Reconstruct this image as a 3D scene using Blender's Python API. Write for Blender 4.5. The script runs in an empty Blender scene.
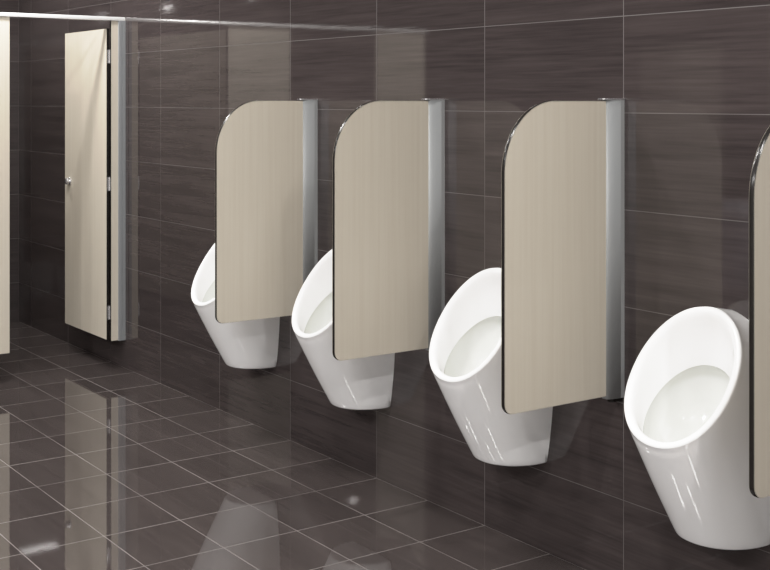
import bpy, bmesh, math, random
from mathutils import Vector
PI = math.pi
scn = bpy.context.scene
col = scn.collection
scn.view_settings.view_transform = 'Standard'
scn.view_settings.look = 'None'
scn.view_settings.exposure = 0.0
# gentle highlight shoulder, like the camera's
scn.view_settings.use_curve_mapping = True
cm = scn.view_settings.curve_mapping
cm.white_level = (2.0, 2.0, 2.0)
cv = cm.curves[3]
cv.points[0].location = (0, 0); cv.points[1].location = (1, 1)
for px_, py_ in ((0.10, 0.20), (0.25, 0.515), (0.38, 0.77), (0.54, 0.92)): cv.points.new(px_, py_)
cm.update()

# ------------------------------------------------------------------ helpers
def link(name, bm, mats, parent=None, smooth=False, loc=(0, 0, 0)):
    me = bpy.data.meshes.new(name)
    bmesh.ops.recalc_face_normals(bm, faces=bm.faces[:])
    bm.to_mesh(me); bm.free()
    for m in (mats if isinstance(mats, (list, tuple)) else [mats]):
        me.materials.append(m)
    if smooth:
        for p in me.polygons: p.use_smooth = True
    o = bpy.data.objects.new(name, me)
    col.objects.link(o)
    o.location = loc
    if parent is not None: o.parent = parent
    return o

def tag(o, label, cat=None, group=None):
    o['label'] = label
    if cat: o['category'] = cat
    if group: o['group'] = group
    return o

def thing(name, label, cat, loc=(0, 0, 0), group=None):
    o = bpy.data.objects.new(name, None)
    col.objects.link(o)
    o.location = loc
    o.empty_display_size = 0.1
    return tag(o, label, cat, group)

def box(bm, x0, x1, y0, y1, z0, z1, mi=0, bevel=0.0):
    vs = [bm.verts.new((x, y, z)) for x in (x0, x1) for y in (y0, y1) for z in (z0, z1)]
    idx = [(0, 1, 3, 2), (4, 6, 7, 5), (0, 4, 5, 1), (2, 3, 7, 6), (0, 2, 6, 4), (1, 5, 7, 3)]
    fs = [bm.faces.new([vs[i] for i in f]) for f in idx]
    for f in fs: f.material_index = mi
    if bevel:
        es = list({e for f in fs for e in f.edges})
        bmesh.ops.bevel(bm, geom=es, offset=bevel, segments=2, affect='EDGES', profile=0.5)
    return fs

def box_bm(*a, **k):
    bm = bmesh.new(); box(bm, *a, **k); return bm

def prism(bm, pts, axis, a, b):
    """closed polygon extruded along an axis ('x','y','z') from a to b; returns (caps, sides)"""
    def P(p, w):
        return {'x': (w, p[0], p[1]), 'y': (p[0], w, p[1]), 'z': (p[0], p[1], w)}[axis]
    A = [bm.verts.new(P(p, a)) for p in pts]
    B = [bm.verts.new(P(p, b)) for p in pts]
    caps = [bm.faces.new(A), bm.faces.new(B[::-1])]
    n = len(pts)
    sides = [bm.faces.new((A[i], A[(i + 1) % n], B[(i + 1) % n], B[i])) for i in range(n)]
    return caps, sides

def lathe(bm, prof, centre, axis, n=28):
    """profile [(radius, offset)] turned about an axis through centre"""
    rings = []
    for r, h in prof:
        ring = []
        for k in range(n):
            a = 2 * PI * k / n
            c, s = r * math.cos(a), r * math.sin(a)
            v = {'x': (h, c, s), 'y': (c, h, s), 'z': (c, s, h)}[axis]
            ring.append(bm.verts.new([centre[i] + v[i] for i in range(3)]))
        rings.append(ring)
    for A, B in zip(rings, rings[1:]):
        for k in range(n):
            bm.faces.new((A[k], A[(k + 1) % n], B[(k + 1) % n], B[k]))
    bm.faces.new(rings[0]); bm.faces.new(rings[-1])

# ------------------------------------------------------------------ materials
def mat_new(name):
    m = bpy.data.materials.new(name)
    m.use_nodes = True
    nt = m.node_tree
    return m, nt, nt.nodes['Principled BSDF']

def plain(name, rgb, rough=0.5, metal=0.0, spec=0.5, coat=0.0):
    m, nt, b = mat_new(name)
    b.inputs['Base Color'].default_value = (*rgb, 1)
    b.inputs['Roughness'].default_value = rough
    b.inputs['Metallic'].default_value = metal
    b.inputs['Specular IOR Level'].default_value = spec
    b.inputs['Coat Weight'].default_value = coat
    return m

def tile_mat(name, ua, va, us, vs, u0, v0, dark, light, grout, rough, spec, uv_streak=(3.6, 95.0), gw=0.0014, ior=1.58):
    m, nt, b = mat_new(name)
    N, L = nt.nodes, nt.links
    def math_(op, a, c=None, clamp=False):
        n = N.new('ShaderNodeMath'); n.operation = op; n.use_clamp = clamp
        for i, v in enumerate((a, c)):
            if v is None: continue
            if isinstance(v, (int, float)): n.inputs[i].default_value = v
            else: L.new(v, n.inputs[i])
        return n.outputs[0]
    tc = N.new('ShaderNodeTexCoord')
    sp = N.new('ShaderNodeSeparateXYZ'); L.new(tc.outputs['Object'], sp.inputs[0])
    ax = {'x': 0, 'y': 1, 'z': 2}
    U, V = sp.outputs[ax[ua]], sp.outputs[ax[va]]
    uu = math_('DIVIDE', math_('SUBTRACT', U, u0), us)
    vv = math_('DIVIDE', math_('SUBTRACT', V, v0), vs)
    def dist(t, size):            # metres to the nearest seam
        f = math_('FRACT', t)
        return math_('MULTIPLY', math_('MINIMUM', f, math_('SUBTRACT', 1.0, f)), size)
    du, dv = dist(uu, us), dist(vv, vs)
    d = math_('MINIMUM', du, dv)
    g = math_('SUBTRACT', 1.0, math_('DIVIDE', math_('SUBTRACT', d, gw * 0.6), gw * 0.7, ), True)
    mr = N.new('ShaderNodeClamp'); L.new(g, mr.inputs[0]); g = mr.outputs[0]
    # per tile tint
    cid = N.new('ShaderNodeCombineXYZ')
    L.new(math_('FLOOR', uu), cid.inputs[0]); L.new(math_('FLOOR', vv), cid.inputs[1])
    wn = N.new('ShaderNodeTexWhiteNoise'); wn.noise_dimensions = '3D'; L.new(cid.outputs[0], wn.inputs['Vector'])
    # streaks running along u, shifted per tile
    cs = N.new('ShaderNodeCombineXYZ')
    L.new(math_('MULTIPLY', U, uv_streak[0]), cs.inputs[0])
    L.new(math_('MULTIPLY', V, uv_streak[1]), cs.inputs[1])
    L.new(math_('MULTIPLY', wn.outputs['Value'], 37.0), cs.inputs[2])
    n1 = N.new('ShaderNodeTexNoise'); n1.inputs['Scale'].default_value = 1.0; n1.inputs['Detail'].default_value = 5.0; n1.inputs['Roughness'].default_value = 0.62
    L.new(cs.outputs[0], n1.inputs['Vector'])
    cs2 = N.new('ShaderNodeCombineXYZ')
    L.new(math_('MULTIPLY', U, uv_streak[0] * 0.45), cs2.inputs[0])
    L.new(math_('MULTIPLY', V, uv_streak[1] * 0.22), cs2.inputs[1])
    L.new(math_('MULTIPLY', wn.outputs['Value'], 11.0), cs2.inputs[2])
    n2 = N.new('ShaderNodeTexNoise'); n2.inputs['Scale'].default_value = 1.0; n2.inputs['Detail'].default_value = 3.0
    L.new(cs2.outputs[0], n2.inputs['Vector'])
    s = math_('ADD', math_('MULTIPLY', n1.outputs['Fac'], 0.6), math_('MULTIPLY', n2.outputs['Fac'], 0.5))
    s = math_('ADD', s, math_('MULTIPLY', math_('SUBTRACT', wn.outputs['Value'], 0.5), 0.12))
    ra = N.new('ShaderNodeMapRange'); ra.inputs['From Min'].default_value = 0.34; ra.inputs['From Max'].default_value = 0.76
    L.new(s, ra.inputs['Value'])
    mx = N.new('ShaderNodeMix'); mx.data_type = 'RGBA'
    mx.inputs['A'].default_value = (*dark, 1); mx.inputs['B'].default_value = (*light, 1)
    L.new(ra.outputs[0], mx.inputs['Factor'])
    # grout tone varies along the joints
    ng = N.new('ShaderNodeTexNoise'); ng.inputs['Scale'].default_value = 2.1; ng.inputs['Detail'].default_value = 2.0
    L.new(tc.outputs['Object'], ng.inputs['Vector'])
    rg = N.new('ShaderNodeMapRange'); rg.inputs['From Min'].default_value = 0.3; rg.inputs['From Max'].default_value = 0.68
    rg.inputs['To Min'].default_value = 0.25; rg.inputs['To Max'].default_value = 1.0
    L.new(ng.outputs['Fac'], rg.inputs['Value'])
    gf = math_('MULTIPLY', g, rg.outputs[0])
    m2 = N.new('ShaderNodeMix'); m2.data_type = 'RGBA'
    L.new(mx.outputs['Result'], m2.inputs['A']); m2.inputs['B'].default_value = (*grout, 1)
    L.new(gf, m2.inputs['Factor'])
    L.new(m2.outputs['Result'], b.inputs['Base Color'])
    rr = math_('ADD', math_('MULTIPLY', n1.outputs['Fac'], rough * 0.7), rough * 0.65)
    L.new(math_('ADD', rr, math_('MULTIPLY', g, 0.4)), b.inputs['Roughness'])
    b.inputs['IOR'].default_value = ior
    b.inputs['Specular IOR Level'].default_value = spec
    bp = N.new('ShaderNodeBump'); bp.inputs['Strength'].default_value = 0.012; bp.inputs['Distance'].default_value = 0.004
    L.new(n1.outputs['Fac'], bp.inputs['Height']); L.new(bp.outputs[0], b.inputs['Normal'])
    return m

def laminate(name, rgb_a, rgb_b, rough=0.38):
    m, nt, b = mat_new(name)
    N, L = nt.nodes, nt.links
    tc = N.new('ShaderNodeTexCoord')
    mp = N.new('ShaderNodeMapping'); mp.inputs['Scale'].default_value = (90, 90, 1.6)
    L.new(tc.outputs['Object'], mp.inputs[0])
    n1 = N.new('ShaderNodeTexNoise'); n1.inputs['Scale'].default_value = 1.0; n1.inputs['Detail'].default_value = 4.0
    L.new(mp.outputs[0], n1.inputs['Vector'])
    r = N.new('ShaderNodeMapRange'); r.inputs['From Min'].default_value = 0.3; r.inputs['From Max'].default_value = 0.7
    L.new(n1.outputs['Fac'], r.inputs['Value'])
    mx = N.new('ShaderNodeMix'); mx.data_type = 'RGBA'
    mx.inputs['A'].default_value = (*rgb_a, 1); mx.inputs['B'].default_value = (*rgb_b, 1)
    L.new(r.outputs[0], mx.inputs['Factor']); L.new(mx.outputs['Result'], b.inputs['Base Color'])
    b.inputs['Roughness'].default_value = rough
    b.inputs['Specular IOR Level'].default_value = 0.35
    return m

def ceramic(name, k=(1, 1, 1)):
    m, nt, b = mat_new(name)
    N, L = nt.nodes, nt.links
    tc = N.new('ShaderNodeTexCoord')
    n = N.new('ShaderNodeTexNoise'); n.inputs['Scale'].default_value = 3.0
    L.new(tc.outputs['Object'], n.inputs['Vector'])
    mx = N.new('ShaderNodeMix'); mx.data_type = 'RGBA'
    mx.inputs['A'].default_value = (0.91 * k[0], 0.91 * k[1], 0.915 * k[2], 1); mx.inputs['B'].default_value = (0.94 * k[0], 0.94 * k[1], 0.945 * k[2], 1)
    L.new(n.outputs['Fac'], mx.inputs['Factor']); L.new(mx.outputs['Result'], b.inputs['Base Color'])
    b.inputs['Roughness'].default_value = 0.04
    b.inputs['Specular IOR Level'].default_value = 0.5
    return m

def metal(name, rgb, rough):
    m, nt, b = mat_new(name)
    N, L = nt.nodes, nt.links
    tc = N.new('ShaderNodeTexCoord')
    mp = N.new('ShaderNodeMapping'); mp.inputs['Scale'].default_value = (300, 300, 3)
    L.new(tc.outputs['Object'], mp.inputs[0])
    n = N.new('ShaderNodeTexNoise'); n.inputs['Scale'].default_value = 1.0
    L.new(mp.outputs[0], n.inputs['Vector'])
    r = N.new('ShaderNodeMapRange'); r.inputs['To Min'].default_value = rough * 0.8; r.inputs['To Max'].default_value = rough * 1.2
    L.new(n.outputs['Fac'], r.inputs['Value']); L.new(r.outputs[0], b.inputs['Roughness'])
    b.inputs['Base Color'].default_value = (*rgb, 1)
    b.inputs['Metallic'].default_value = 0.85
    return m

WD, WL, GR = (0.033, 0.0265, 0.0265), (0.066, 0.053, 0.052), (0.125, 0.113, 0.111)
M_wallx = tile_mat('wall_tile_long', 'x', 'z', 0.6, 0.3, -2.431, 0.266, WD, WL, GR, 0.028, 0.58)
M_wally = tile_mat('wall_tile_end', 'y', 'z', 0.6, 0.3, 0.0, 0.266, WD, WL, GR, 0.028, 0.58)
M_floor = tile_mat('floor_tile', 'x', 'y', 0.3, 0.3, -2.431, 0.0, (0.046, 0.0375, 0.036), (0.076, 0.063, 0.060), (0.28, 0.255, 0.245), 0.024, 0.95, uv_streak=(3.0, 40.0), gw=0.0018)
M_ceil = plain('ceiling_paint', (0.78, 0.77, 0.75), 0.8)
M_beige = laminate('beige_laminate', (0.555, 0.505, 0.425), (0.585, 0.54, 0.46))
M_black = plain('black_laminate_core', (0.012, 0.010, 0.009), 0.22)
M_alu = metal('satin_aluminium', (0.36, 0.37, 0.375), 0.6)
M_alu.node_tree.nodes['Principled BSDF'].inputs['Metallic'].default_value = 0.25
M_chan = metal('channel_aluminium', (0.27, 0.28, 0.29), 0.5)
M_chan.node_tree.nodes['Principled BSDF'].inputs['Metallic'].default_value = 0.25
M_rail = metal('headrail_aluminium', (0.80, 0.80, 0.79), 0.35)
M_rail.node_tree.nodes['Principled BSDF'].inputs['Metallic'].default_value = 0.4
M_chrome = metal('chrome', (0.78, 0.78, 0.80), 0.12)
M_cer = ceramic('white_ceramic')
M_basin = ceramic('basin_ceramic_shaded', (0.84, 0.85, 0.82))  # same white ceramic, darkened: shade of the recessed well put into the colour
M_grey = plain('pale_grey_board', (0.55, 0.53, 0.58), 0.4)

# ------------------------------------------------------------------ the room
RX0, RX1, RY0, RH = -7.45, 1.6, -8.4, 2.72
def struct(name, bm, m):
    o = link(name, bm, m); o['kind'] = 'structure'; return o
T = 0.12
struct('floor', box_bm(RX0 - T, RX1 + T, RY0 - T, T, -0.1, 0.0), M_floor)
struct('ceiling', box_bm(RX0 - T, RX1 + T, RY0 - T, T, RH, RH + 0.1), M_ceil)
struct('wall_back', box_bm(RX0, RX1, 0.0, T, 0.0, RH), M_wallx)
struct('wall_left', box_bm(RX0 - T, RX0, RY0, T, 0.0, RH), M_wally)
struct('wall_right', box_bm(RX1, RX1 + T, RY0, T, 0.0, RH), M_ceil)
struct('wall_front', box_bm(RX0, RX1, RY0 - T, RY0, 0.0, RH), M_ceil)

# ------------------------------------------------------------------ urinal (local: x across, wall at y=0, room at -y)
RIM = dict(tl=0.341, zl=0.579, tt=0.096, zt=0.931, a=0.158, n=2.1)
def spow(v, e): return math.copysign(abs(v) ** e, v)
def ering(tl, zl, tt, zt, a, off, n=2.1, phis=None, egg=-0.035):
    """slanted oval: phi -90 is the front lip, +90 the top; off pushes it out along its normal"""
    dt, dz = tt - tl, zt - zl
    L = math.hypot(dt, dz)
    nt, nz = dz / L, -dt / L       # points to the room and up
    out = []
    for p in phis:
        c, s = spow(math.cos(p), 2 / n), spow(math.sin(p), 2 / n)
        v = (s + 1) / 2
        out.append((a * c * (1 + egg * math.sin(p)), tl + dt * v + nt * off, zl + dz * v + nz * off))
    return out

def interp(tab, z):
    if z <= tab[0][0]: return tab[0][1]
    for (z0, v0), (z1, v1) in zip(tab, tab[1:]):
        if z <= z1:
            return v0 + (v1 - v0) * (z - z0) / (z1 - z0)
    return tab[-1][1]

WALL_W = [(0.295, 0.121), (0.35, 0.131), (0.42, 0.140), (0.50, 0.148), (0.60, 0.152), (0.68, 0.148), (0.75, 0.138), (0.81, 0.120), (0.855, 0.094), (0.885, 0.065), (0.905, 0.032), (0.914, 0.0)]
def smooth_outline(tab, n):
    """n+1 points along the half outline, evenly spaced, corners eased"""
    p = [Vector((w, z)) for z, w in tab]
    for _ in range(3):                       # corner cutting, ends kept
        q = [p[0]]
        for a_, b_ in zip(p, p[1:]): q += [a_ * .75 + b_ * .25, a_ * .25 + b_ * .75]
        p = q + [p[-1]]
    ln = [0]
    for a_, b_ in zip(p, p[1:]): ln.append(ln[-1] + (b_ - a_).length)
    out = []; j = 0
    for i in range(n + 1):
        d = ln[-1] * i / n
        while j < len(ln) - 2 and ln[j + 1] < d: j += 1
        f = (d - ln[j]) / max(1e-9, ln[j + 1] - ln[j])
        out.append(p[j].lerp(p[j + 1], min(1, f)))
    return out

def urinal_meshes():
    ND, NW = 22, 44                          # steps round the bottom curve and up the wall outline
    ZB, TB, WB, KB, P1 = 0.295, 0.178, 0.121, 0.087, 0.478
    def dcurve(ins):
        P = [(WB - ins * 0.8, 0.0), (WB - ins * 0.8 + 0.006, (TB - ins) * P1), (KB - ins * 0.7, TB - ins), (0.0, TB - ins)]
        out = []
        for i in range(ND + 1):
            s_ = 1 - i / ND                  # front centre first
            bz = ((1 - s_) ** 3, 3 * s_ * (1 - s_) ** 2, 3 * s_ * s_ * (1 - s_), s_ ** 3)
            out.append((sum(c * p[0] for c, p in zip(bz, P)), sum(c * p[1] for c, p in zip(bz, P))))
        return out
    wall = smooth_outline(WALL_W, NW)
    PC = math.radians(-20)
    right = [-PI / 2 + (PC + PI / 2) * i / ND for i in range(ND)] + [PC + (PI / 2 - PC) * (i / NW) for i in range(NW + 1)]
    foot = [(x, t, ZB) for x, t in dcurve(0.0)][:-1] + [(p.x, 0.0, p.y) for p in wall]
    ph = right + [PI - p for p in right[1:-1][::-1]]
    def both(h): return h + [(-x, t, z) for x, t, z in h[1:-1][::-1]]
    foot = both(foot)
    rim = ering(phis=ph, off=0.0, **RIM)
    n = len(ph)
    bm = bmesh.new()
    def ring(bm_, pts_): return [bm_.verts.new((x, -t, z)) for x, t, z in pts_]
    def bridge(bm_, A, B):
        for i in range(n): bm_.faces.new((A[i], A[(i + 1) % n], B[(i + 1) % n], B[i]))
    # bottom: cap, rounded edge, then the wall of the body ruled from the foot to the rim
    loops = []
    for ins, z in ((0.030, 0.2868), (0.016, 0.2872), (0.008, 0.2885), (0.003, 0.2912)):
        h = [(x, t, z) for x, t in dcurve(ins)]
        hh = h[:-1] + [((h[-1][0] if p.y < 0.33 and False else p.x), 0.0, max(p.y, z)) for p in wall]
        hh[ND] = (h[-1][0], 0.0, z)
        loops.append(both(hh))
    prev = None
    for k, lp in enumerate(loops):
        cur = ring(bm, lp)
        if prev is None:
            low = cur[:ND + 1] + cur[n - ND:]
            bm.faces.new(low)
        else: bridge(bm, prev, cur)
        prev = cur
    NR = 18
    for j in range(0, NR):
        f = j / NR
        pts_ = []
        for (x0, t0, z0), (x1, t1, z1), p in zip(foot, rim, ph):
            bul = math.sin(PI * f) * 0.0035
            sx = math.cos(p)
            pts_.append((x0 + (x1 - x0) * f + bul * sx, t0 + (t1 - t0) * f + bul * max(0.0, -math.sin(p)), z0 + (z1 - z0) * f))
        cur = ring(bm, pts_); bridge(bm, prev, cur); prev = cur
    def shrink(d): # rim oval drawn in by d
        r = RIM; dt, dz = r['tt'] - r['tl'], r['zt'] - r['zl']; L = math.hypot(dt, dz); q = d / L
        return dict(tl=r['tl'] + dt * q, zl=r['zl'] + dz * q, tt=r['tt'] - dt * q, zt=r['zt'] - dz * q, a=r['a'] - d, n=r['n'])
    def add_ring(bm_, **k): return ring(bm_, ering(phis=ph, **k))
    for d, off in ((-0.0003, -0.0060), (0.0002, -0.0022), (0.0020, 0.0008), (0.0060, 0.0024), (0.0120, 0.0020), (0.0185, -0.0012)):
        cur = add_ring(bm, off=off, **shrink(d)); bridge(bm, prev, cur); prev = cur
    inner = (dict(tl=0.3225, zl=0.5930, tt=0.1030, zt=0.9010, a=0.1345),
             dict(tl=0.3150, zl=0.5840, tt=0.0980, zt=0.8810, a=0.1303),
             dict(tl=0.3075, zl=0.5715, tt=0.0925, zt=0.8460, a=0.1260),
             dict(tl=0.3010, zl=0.5580, tt=0.0890, zt=0.8060, a=0.1215),
             dict(tl=0.2965, zl=0.5470, tt=0.0870, zt=0.7730, a=0.1180),
             dict(tl=0.2955, zl=0.5440, tt=0.0855, zt=0.7655, a=0.1170))
    for k in inner:
        cur = add_ring(bm, off=0, **k); bridge(bm, prev, cur); prev = cur
    bmesh.ops.remove_doubles(bm, verts=bm.verts[:], dist=1e-5)
    bb = bmesh.new()
    prev = add_ring(bb, off=0, **inner[-1])
    for k in (dict(tl=0.2955, zl=0.5420, tt=0.0780, zt=0.7620, a=0.1182),
              dict(tl=0.2970, zl=0.5370, tt=0.0660, zt=0.7460, a=0.1204),
              dict(tl=0.2955, zl=0.5260, tt=0.0620, zt=0.7110, a=0.1208),
              dict(tl=0.2880, zl=0.5080, tt=0.0650, zt=0.6630, a=0.1185),
              dict(tl=0.2760, zl=0.4880, tt=0.0770, zt=0.6180, a=0.1110),
              dict(tl=0.2530, zl=0.4700, tt=0.1000, zt=0.5750, a=0.0940),
              dict(tl=0.2200, zl=0.4580, tt=0.1280, zt=0.5200, a=0.0600),
              dict(tl=0.1900, zl=0.4540, tt=0.1580, zt=0.4750, a=0.0200)):
        cur = add_ring(bb, off=0, **k); bridge(bb, prev, cur); prev = cur
    bb.faces.new(prev)
    bmesh.ops.remove_doubles(bb, verts=bb.verts[:], dist=1e-5)
    return bm, bb

GU = 'white wall-hung urinals in a row on the tiled wall'
u0 = thing('urinal', '', 'urinal', group=GU)
bm_, bb_ = urinal_meshes()
link('body', bm_, M_cer, u0, smooth=True)
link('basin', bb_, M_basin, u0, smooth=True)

def copy_tree(o, parent=None):
    c = o.copy(); col.objects.link(c)
    if parent is not None: c.parent = parent
    for ch in list(o.children): copy_tree(ch, c)
    return c

ULAB = [(-2.058, 0.0, 'white ceramic urinal nearest the camera, its whole oval rim in view'),
        (-2.863, 0.009, 'white ceramic urinal behind the largest full beige divider, second nearest'),
        (-3.668, 0.011, 'white ceramic urinal between the two farther beige dividers, third from the camera'),
        (-4.462, 0.013, 'smallest white ceramic urinal, farthest along the wall and nearest the cubicle door')]

# ------------------------------------------------------------------ urinal dividers
def divider_outline(n=16):
    t0, t1, zb, zt = 0.060, 0.497, 0.595, 1.503
    R, r = (0.205, 0.215), 0.032
    pts = [(-t0, zb)]
    for i in range(9):
        a = -PI / 2 + (PI / 2) * i / 8
        pts.append((-(t1 - r + r * math.cos(a)), zb + r + r * math.sin(a)))
    for i in range(n * 2 + 1):
        a = (PI / 2) * i / (n * 2)
        pts.append((-(t1 - R[0] + R[0] * math.cos(a)), zt - R[1] + R[1] * math.sin(a)))
    pts.append((-t0, zt))
    return pts

GD = 'beige divider panels between the urinals'
d0 = thing('urinal_divider', '', 'divider', group=GD)
pts = divider_outline()
TH = 0.0065
bm = bmesh.new()
caps, sides = prism(bm, pts, 'x', -TH, TH)
bmesh.ops.delete(bm, geom=sides, context='FACES_ONLY')
pn = link('panel', bm, M_beige, d0)
# dark polished edge: a strip all the way round with a small chamfer
bm = bmesh.new()
n = len(pts)
cx_ = sum(p[0] for p in pts) / n; cz_ = sum(p[1] for p in pts) / n
def inset(ps, d):
    out = []
    for i in range(len(ps)):
        a, b_, c = Vector(ps[i - 1]), Vector(ps[i]), Vector(ps[(i + 1) % len(ps)])
        e1, e2 = (b_ - a).normalized(), (c - b_).normalized()
        nn = Vector((-(e1.y + e2.y), e1.x + e2.x)).normalized()
        if nn.dot(Vector((cx_, cz_)) - b_) < 0: nn = -nn
        out.append((b_.x + nn.x * d, b_.y + nn.y * d))
    return out
prof = [(0.0016, TH + 0.0003), (-0.0004, TH - 0.0014), (-0.0010, TH - 0.004), (-0.0010, -TH + 0.004), (-0.0004, -TH + 0.0014), (0.0016, -TH - 0.0003)]
rings = [[bm.verts.new((x, p[0], p[1])) for p in inset(pts, d)] for d, x in prof]
for A, B in zip(rings, rings[1:]):
    for i in range(n): bm.faces.new((A[i], A[(i + 1) % n], B[(i + 1) % n], B[i]))
tag(link('edge_band', bm, M_black, pn, smooth=True), 'black polished panel edge')
# wall post: rounded aluminium profile
bm = bmesh.new()
W2, TD = 0.0195, 0.068
pp = [(W2, 0.0), (W2 * 1.0, -0.016), (W2 * 0.97, -0.028), (W2 * 0.90, -0.042), (W2 * 0.78, -0.054), (W2 * 0.62, -0.063), (W2 * 0.42, -TD)]
pp = pp + [(-x, y) for x, y in pp[::-1]]
caps, sides = prism(bm, pp, 'z', 0.586, 1.507)
po = link('wall_post', bm, M_alu, d0)
for f in po.data.polygons: f.use_smooth = abs(f.normal.z) < 0.5 and abs(f.normal.y) > 0.001
bm = bmesh.new()
pc = [(x * 1.10, y * 1.28 if y < -0.05 else y) for x, y in pp]
prism(bm, pc, 'z', 1.5072, 1.5112)
tag(link('post_cap', bm, M_chrome, po), 'bright thin metal cap')
bm = bmesh.new()
prism(bm, [(x * 0.7, y * 0.7) for x, y in pp], 'z', 0.574, 0.586)
tag(link('post_foot', bm, M_black, po), 'black plug under the post')

DLAB = [(-1.661, -0.012, 'beige urinal divider cut off by the right edge of the photo'),
        (-2.447, 0.0, 'largest complete beige urinal divider with rounded top corner and grey wall post'),
        (-3.256, 0.0, 'middle one of three complete beige urinal dividers, rounded top corner'),
        (-4.047, 0.0, 'farthest beige urinal divider, the one nearest the toilet cubicle')]
def place(proto, table):
    for i, (x, z, lab) in enumerate(table):
        o = proto if i == 0 else copy_tree(proto)
        o.location = (x, 0, z); o['label'] = lab
place(u0, ULAB)
place(d0, DLAB)

# ------------------------------------------------------------------ toilet cubicle
CX = -5.855                       # front plane
cu = thing('toilet_cubicle', 'beige toilet cubicle with silver headrail and its door standing open, at far left', 'toilet cubicle', (CX, 0, 0))
def cpart(name, m, x0, x1, y0, y1, z0, z1, parent=cu, bevel=0.0):
    return link(name, box_bm(x0, x1, y0, y1, z0, z1, bevel=bevel), m, parent)
cpart('filler_panel', M_beige, -0.018, 0.0, -0.084, -0.036, 0.160, 1.950)
tag(cpart('filler_edge', M_black, -0.0175, -0.0005, -0.0855, -0.084, 0.160, 1.950, parent=cu), 'dark panel edge')
# aluminium wall channel
bm = bmesh.new()
prism(bm, [(0.004, -0.042), (0.010, -0.040), (0.011, -0.022), (0.007, -0.019), (0.011, -0.016), (0.011, 0.0), (-0.030, 0.0), (-0.030, -0.036), (0.0002, -0.036), (0.0002, -0.042)], 'z', 0.158, 1.950)
link('wall_channel', bm, M_chan, cu)
# front panel beside the opening
fp = cpart('front_panel', M_beige, -0.018, 0.0, -1.130, -0.684, 0.160, 1.950)
tag(cpart('panel_edge', M_black, -0.0172, -0.0008, -0.6842, -0.6828, 0.160, 1.950, parent=fp), 'dark panel edge')
# head rail
bm = bmesh.new()
rp = []
for a in range(0, 181, 20):
    rp.append((0.008 * math.cos(math.radians(a)) * 2.2 - 0.009, 1.958 + 0.014 * math.sin(math.radians(a))))
rp = [(rp[0][0], 1.9505)] + rp + [(rp[-1][0], 1.9505)]
prism(bm, rp, 'y', -1.130, -0.0005)
hr = link('headrail', bm, M_rail, cu)
# divider to the next cubicle and its foot
cpart('divider_panel', M_beige, RX0 - CX + 0.001, -0.018, -0.918, -0.900, 0.160, 1.950)
bm = bmesh.new()
lathe(bm, [(0.028, 0.0), (0.028, 0.006), (0.011, 0.009), (0.011, 0.161)], (-0.009, -0.95, 0.0), 'z', 20)
link('support_leg', bm, M_chrome, cu, smooth=False)
# the open door, swung into the cubicle
dr = cpart('door', M_beige, -0.588, -0.019, -0.104, -0.088, 0.166, 1.905)
bm = bmesh.new()
box(bm, -0.019, -0.0175, -0.1036, -0.0884, 0.166, 1.905)
box(bm, -0.5892, -0.588, -0.1036, -0.0884, 0.166, 1.905)
tag(link('door_edge', bm, M_black, dr), 'black door edge')
for z in (1.749, 1.037, 0.317):
    bm = bmesh.new()
    box(bm, -0.0175, -0.012, -0.0990, -0.0860, z - 0.038, z + 0.038, bevel=0.0008)
    lathe(bm, [(0.0045, -0.038), (0.0045, 0.038)], (-0.012, -0.0870, z), 'z', 14)
    tag(link('hinge', bm, M_chrome, dr), 'silver hinge')
bm = bmesh.new()
lathe(bm, [(0.022, 0.0), (0.022, -0.003), (0.020, -0.005), (0.013, -0.006), (0.012, -0.010), (0.018, -0.013), (0.021, -0.018), (0.019, -0.024), (0.010, -0.027)], (-0.518, -0.104, 1.022), 'y', 28)
tag(link('door_knob', bm, M_chrome, dr, smooth=True), 'chrome door knob')
# next front panel, seen in the photo only as a reflection in the tiles
c2 = thing('cubicle_panel', 'second beige cubicle front panel, seen only as a pale reflection in the wall tiles', 'panel', (CX, -2.0, 0))
link('front_panel', box_bm(-0.018, 0.0, -0.21, 0.19, 0.160, 1.950), M_beige, c2)
bm = bmesh.new(); prism(bm, rp, 'y', -0.230, 0.8695)
link('headrail', bm, M_rail, c2)
bm = bmesh.new()
lathe(bm, [(0.028, 0.0), (0.028, 0.006), (0.011, 0.009), (0.011, 0.161)], (-0.009, 0.0, 0.0), 'z', 20)
link('support_leg', bm, M_chrome, c2)

# cupboard across the room, reflected at the right edge
cb = thing('tall_cupboard', 'tall beige cupboard across the room, a faint reflection at upper right', 'cupboard', (-7.0, -6.62, 0))
link('carcass', box_bm(-0.42, -0.02, -0.33, 0.33, 0.06, 2.04), M_beige, cb)
link('plinth', box_bm(-0.40, -0.05, -0.31, 0.31, 0.0, 0.06), M_black, cb)
dd = link('cupboard_door', box_bm(-0.019, 0.0, -0.328, 0.328, 0.065, 2.038, bevel=0.002), M_beige, cb)
link('handle', box_bm(0.0, 0.02, 0.26, 0.275, 1.0, 1.16, bevel=0.004), M_chrome, dd)

wb = thing('waste_bin', 'grey waste bin with pale lid across the room, a faint reflection at far right', 'waste bin', (-5.8, -5.5, 0))
link('bin_body', box_bm(-0.15, 0.15, -0.22, 0.22, 0.0, 0.58, bevel=0.02), plain('bin_grey', (0.20, 0.20, 0.24), 0.4), wb)
tag(link('lid', box_bm(-0.158, 0.158, -0.23, 0.23, 0.582, 0.69, bevel=0.02), M_grey, wb), 'pale lid')

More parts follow.
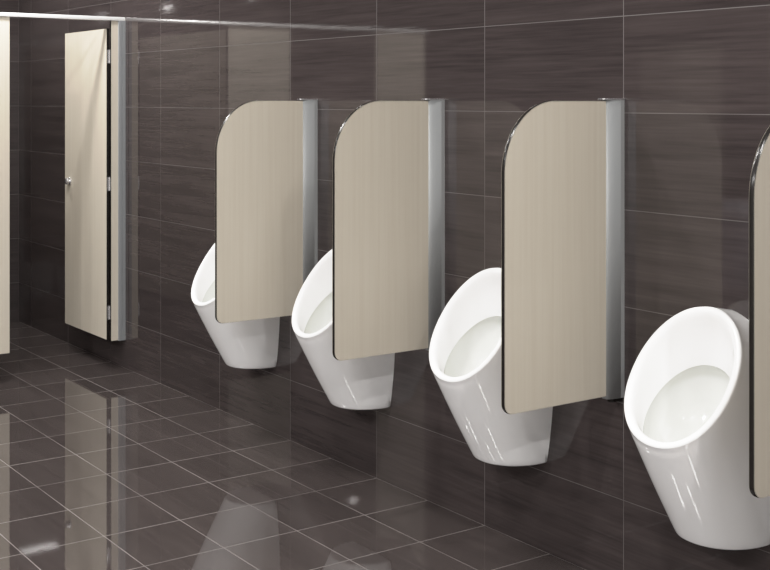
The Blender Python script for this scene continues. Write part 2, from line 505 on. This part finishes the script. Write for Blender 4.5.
# ------------------------------------------------------------------ ceiling lamps
LAMPS = [(0.43, -2.0, 36), (0.43, -4.4, 52), (-1.56, -4.4, 84), (-3.55, -4.4, 84), (-5.20, -4.6, 34), (-5.25, -2.4, 18),  # last one here is an added fill for the second cubicle panel
         (-6.75, -0.55, 15)]  # added fill lamp, brightens the cubicle interior and open door
m, nt, b = mat_new('lamp_lens'); b.inputs['Emission Color'].default_value = (1, 0.96, 0.9, 1); b.inputs['Emission Strength'].default_value = 6.0
M_lens = m
M_trim = plain('lamp_trim', (0.8, 0.8, 0.8), 0.4)
def beam(x, y, z, power, sx, sy=None):
    ld = bpy.data.lights.new('lamp_beam', 'AREA')
    ld.shape = 'DISK' if sy is None else 'RECTANGLE'
    ld.size = sx
    if sy is not None: ld.size_y = sy
    ld.energy = power; ld.color = (1.0, 0.985, 0.97)
    lo = bpy.data.objects.new('lamp_beam', ld); col.objects.link(lo)
    lo.location = (x, y, z)
for i, (x, y, power) in enumerate(LAMPS):
    t = thing('ceiling_downlight', 'round recessed ceiling downlight with white trim ring', 'lamp', (x, y, RH), 'recessed ceiling downlights')
    bm = bmesh.new()
    nn = 32
    for (r0, z0, r1, z1) in ((0.062, 0.0, 0.060, -0.006), (0.060, -0.006, 0.044, -0.008), (0.044, -0.008, 0.042, -0.001)):
        A = [bm.verts.new((r0 * math.cos(2 * PI * k / nn), r0 * math.sin(2 * PI * k / nn), z0)) for k in range(nn)]
        B = [bm.verts.new((r1 * math.cos(2 * PI * k / nn), r1 * math.sin(2 * PI * k / nn), z1)) for k in range(nn)]
        for k in range(nn): bm.faces.new((A[k], A[(k + 1) % nn], B[(k + 1) % nn], B[k]))
    link('trim_ring', bm, M_trim, t)
    bm = bmesh.new()
    lathe(bm, [(0.042, -0.0008), (0.042, -0.002)], (0, 0, 0), 'z', 32)
    link('lens', bm, M_lens, t)
    beam(x, y, RH - 0.012, power, 0.07)
# short slim ceiling lamps above the urinals and the cubicle opening
for x, y, power, sx, sy in ((-0.67, -1.3, 25, 0.13, 0.36), (-1.90, -1.3, 25, 0.13, 0.36), (-3.20, -1.3, 25, 0.13, 0.36), (-4.70, -1.3, 21, 0.13, 0.36), (-5.58, -0.80, 30, 0.16, 0.30)):
    t = thing('slim_ceiling_lamp', 'slim white recessed strip lamp in the ceiling near the tiled wall', 'lamp', (x, y, RH), 'slim strip lamps above the urinals')
    hx, hy = sx / 2, sy / 2
    bm = bmesh.new()
    for x0, x1, y0, y1 in ((-hx - .015, -hx, -hy - .015, hy + .015), (hx, hx + .015, -hy - .015, hy + .015), (-hx, hx, -hy - .015, -hy), (-hx, hx, hy, hy + .015)):
        box(bm, x0, x1, y0, y1, -0.008, -0.0005)
    link('frame', bm, M_trim, t)
    link('diffuser', box_bm(-hx, hx, -hy, hy, -0.003, -0.001), M_lens, t)
    beam(x, y, RH - 0.012, power, sx, sy)

w = bpy.data.worlds.new('World'); scn.world = w; w.use_nodes = True
w.node_tree.nodes['Background'].inputs[0].default_value = (0.5, 0.5, 0.5, 1)
w.node_tree.nodes['Background'].inputs[1].default_value = 0.3

# ------------------------------------------------------------------ camera
cd = bpy.data.cameras.new('Camera'); cam = bpy.data.objects.new('Camera', cd); col.objects.link(cam)
cam.location = (0, -2.951, 1.506)
cth = 1163 / 1356.0
cam.rotation_euler = (PI / 2, 0, math.asin(cth))
cd.sensor_width = 36; cd.lens = 1163 * 36 / 770
cd.shift_x = (385 - 210) / 770; cd.shift_y = -(285 - 100) / 770
cd.clip_start = 0.05
scn.camera = cam
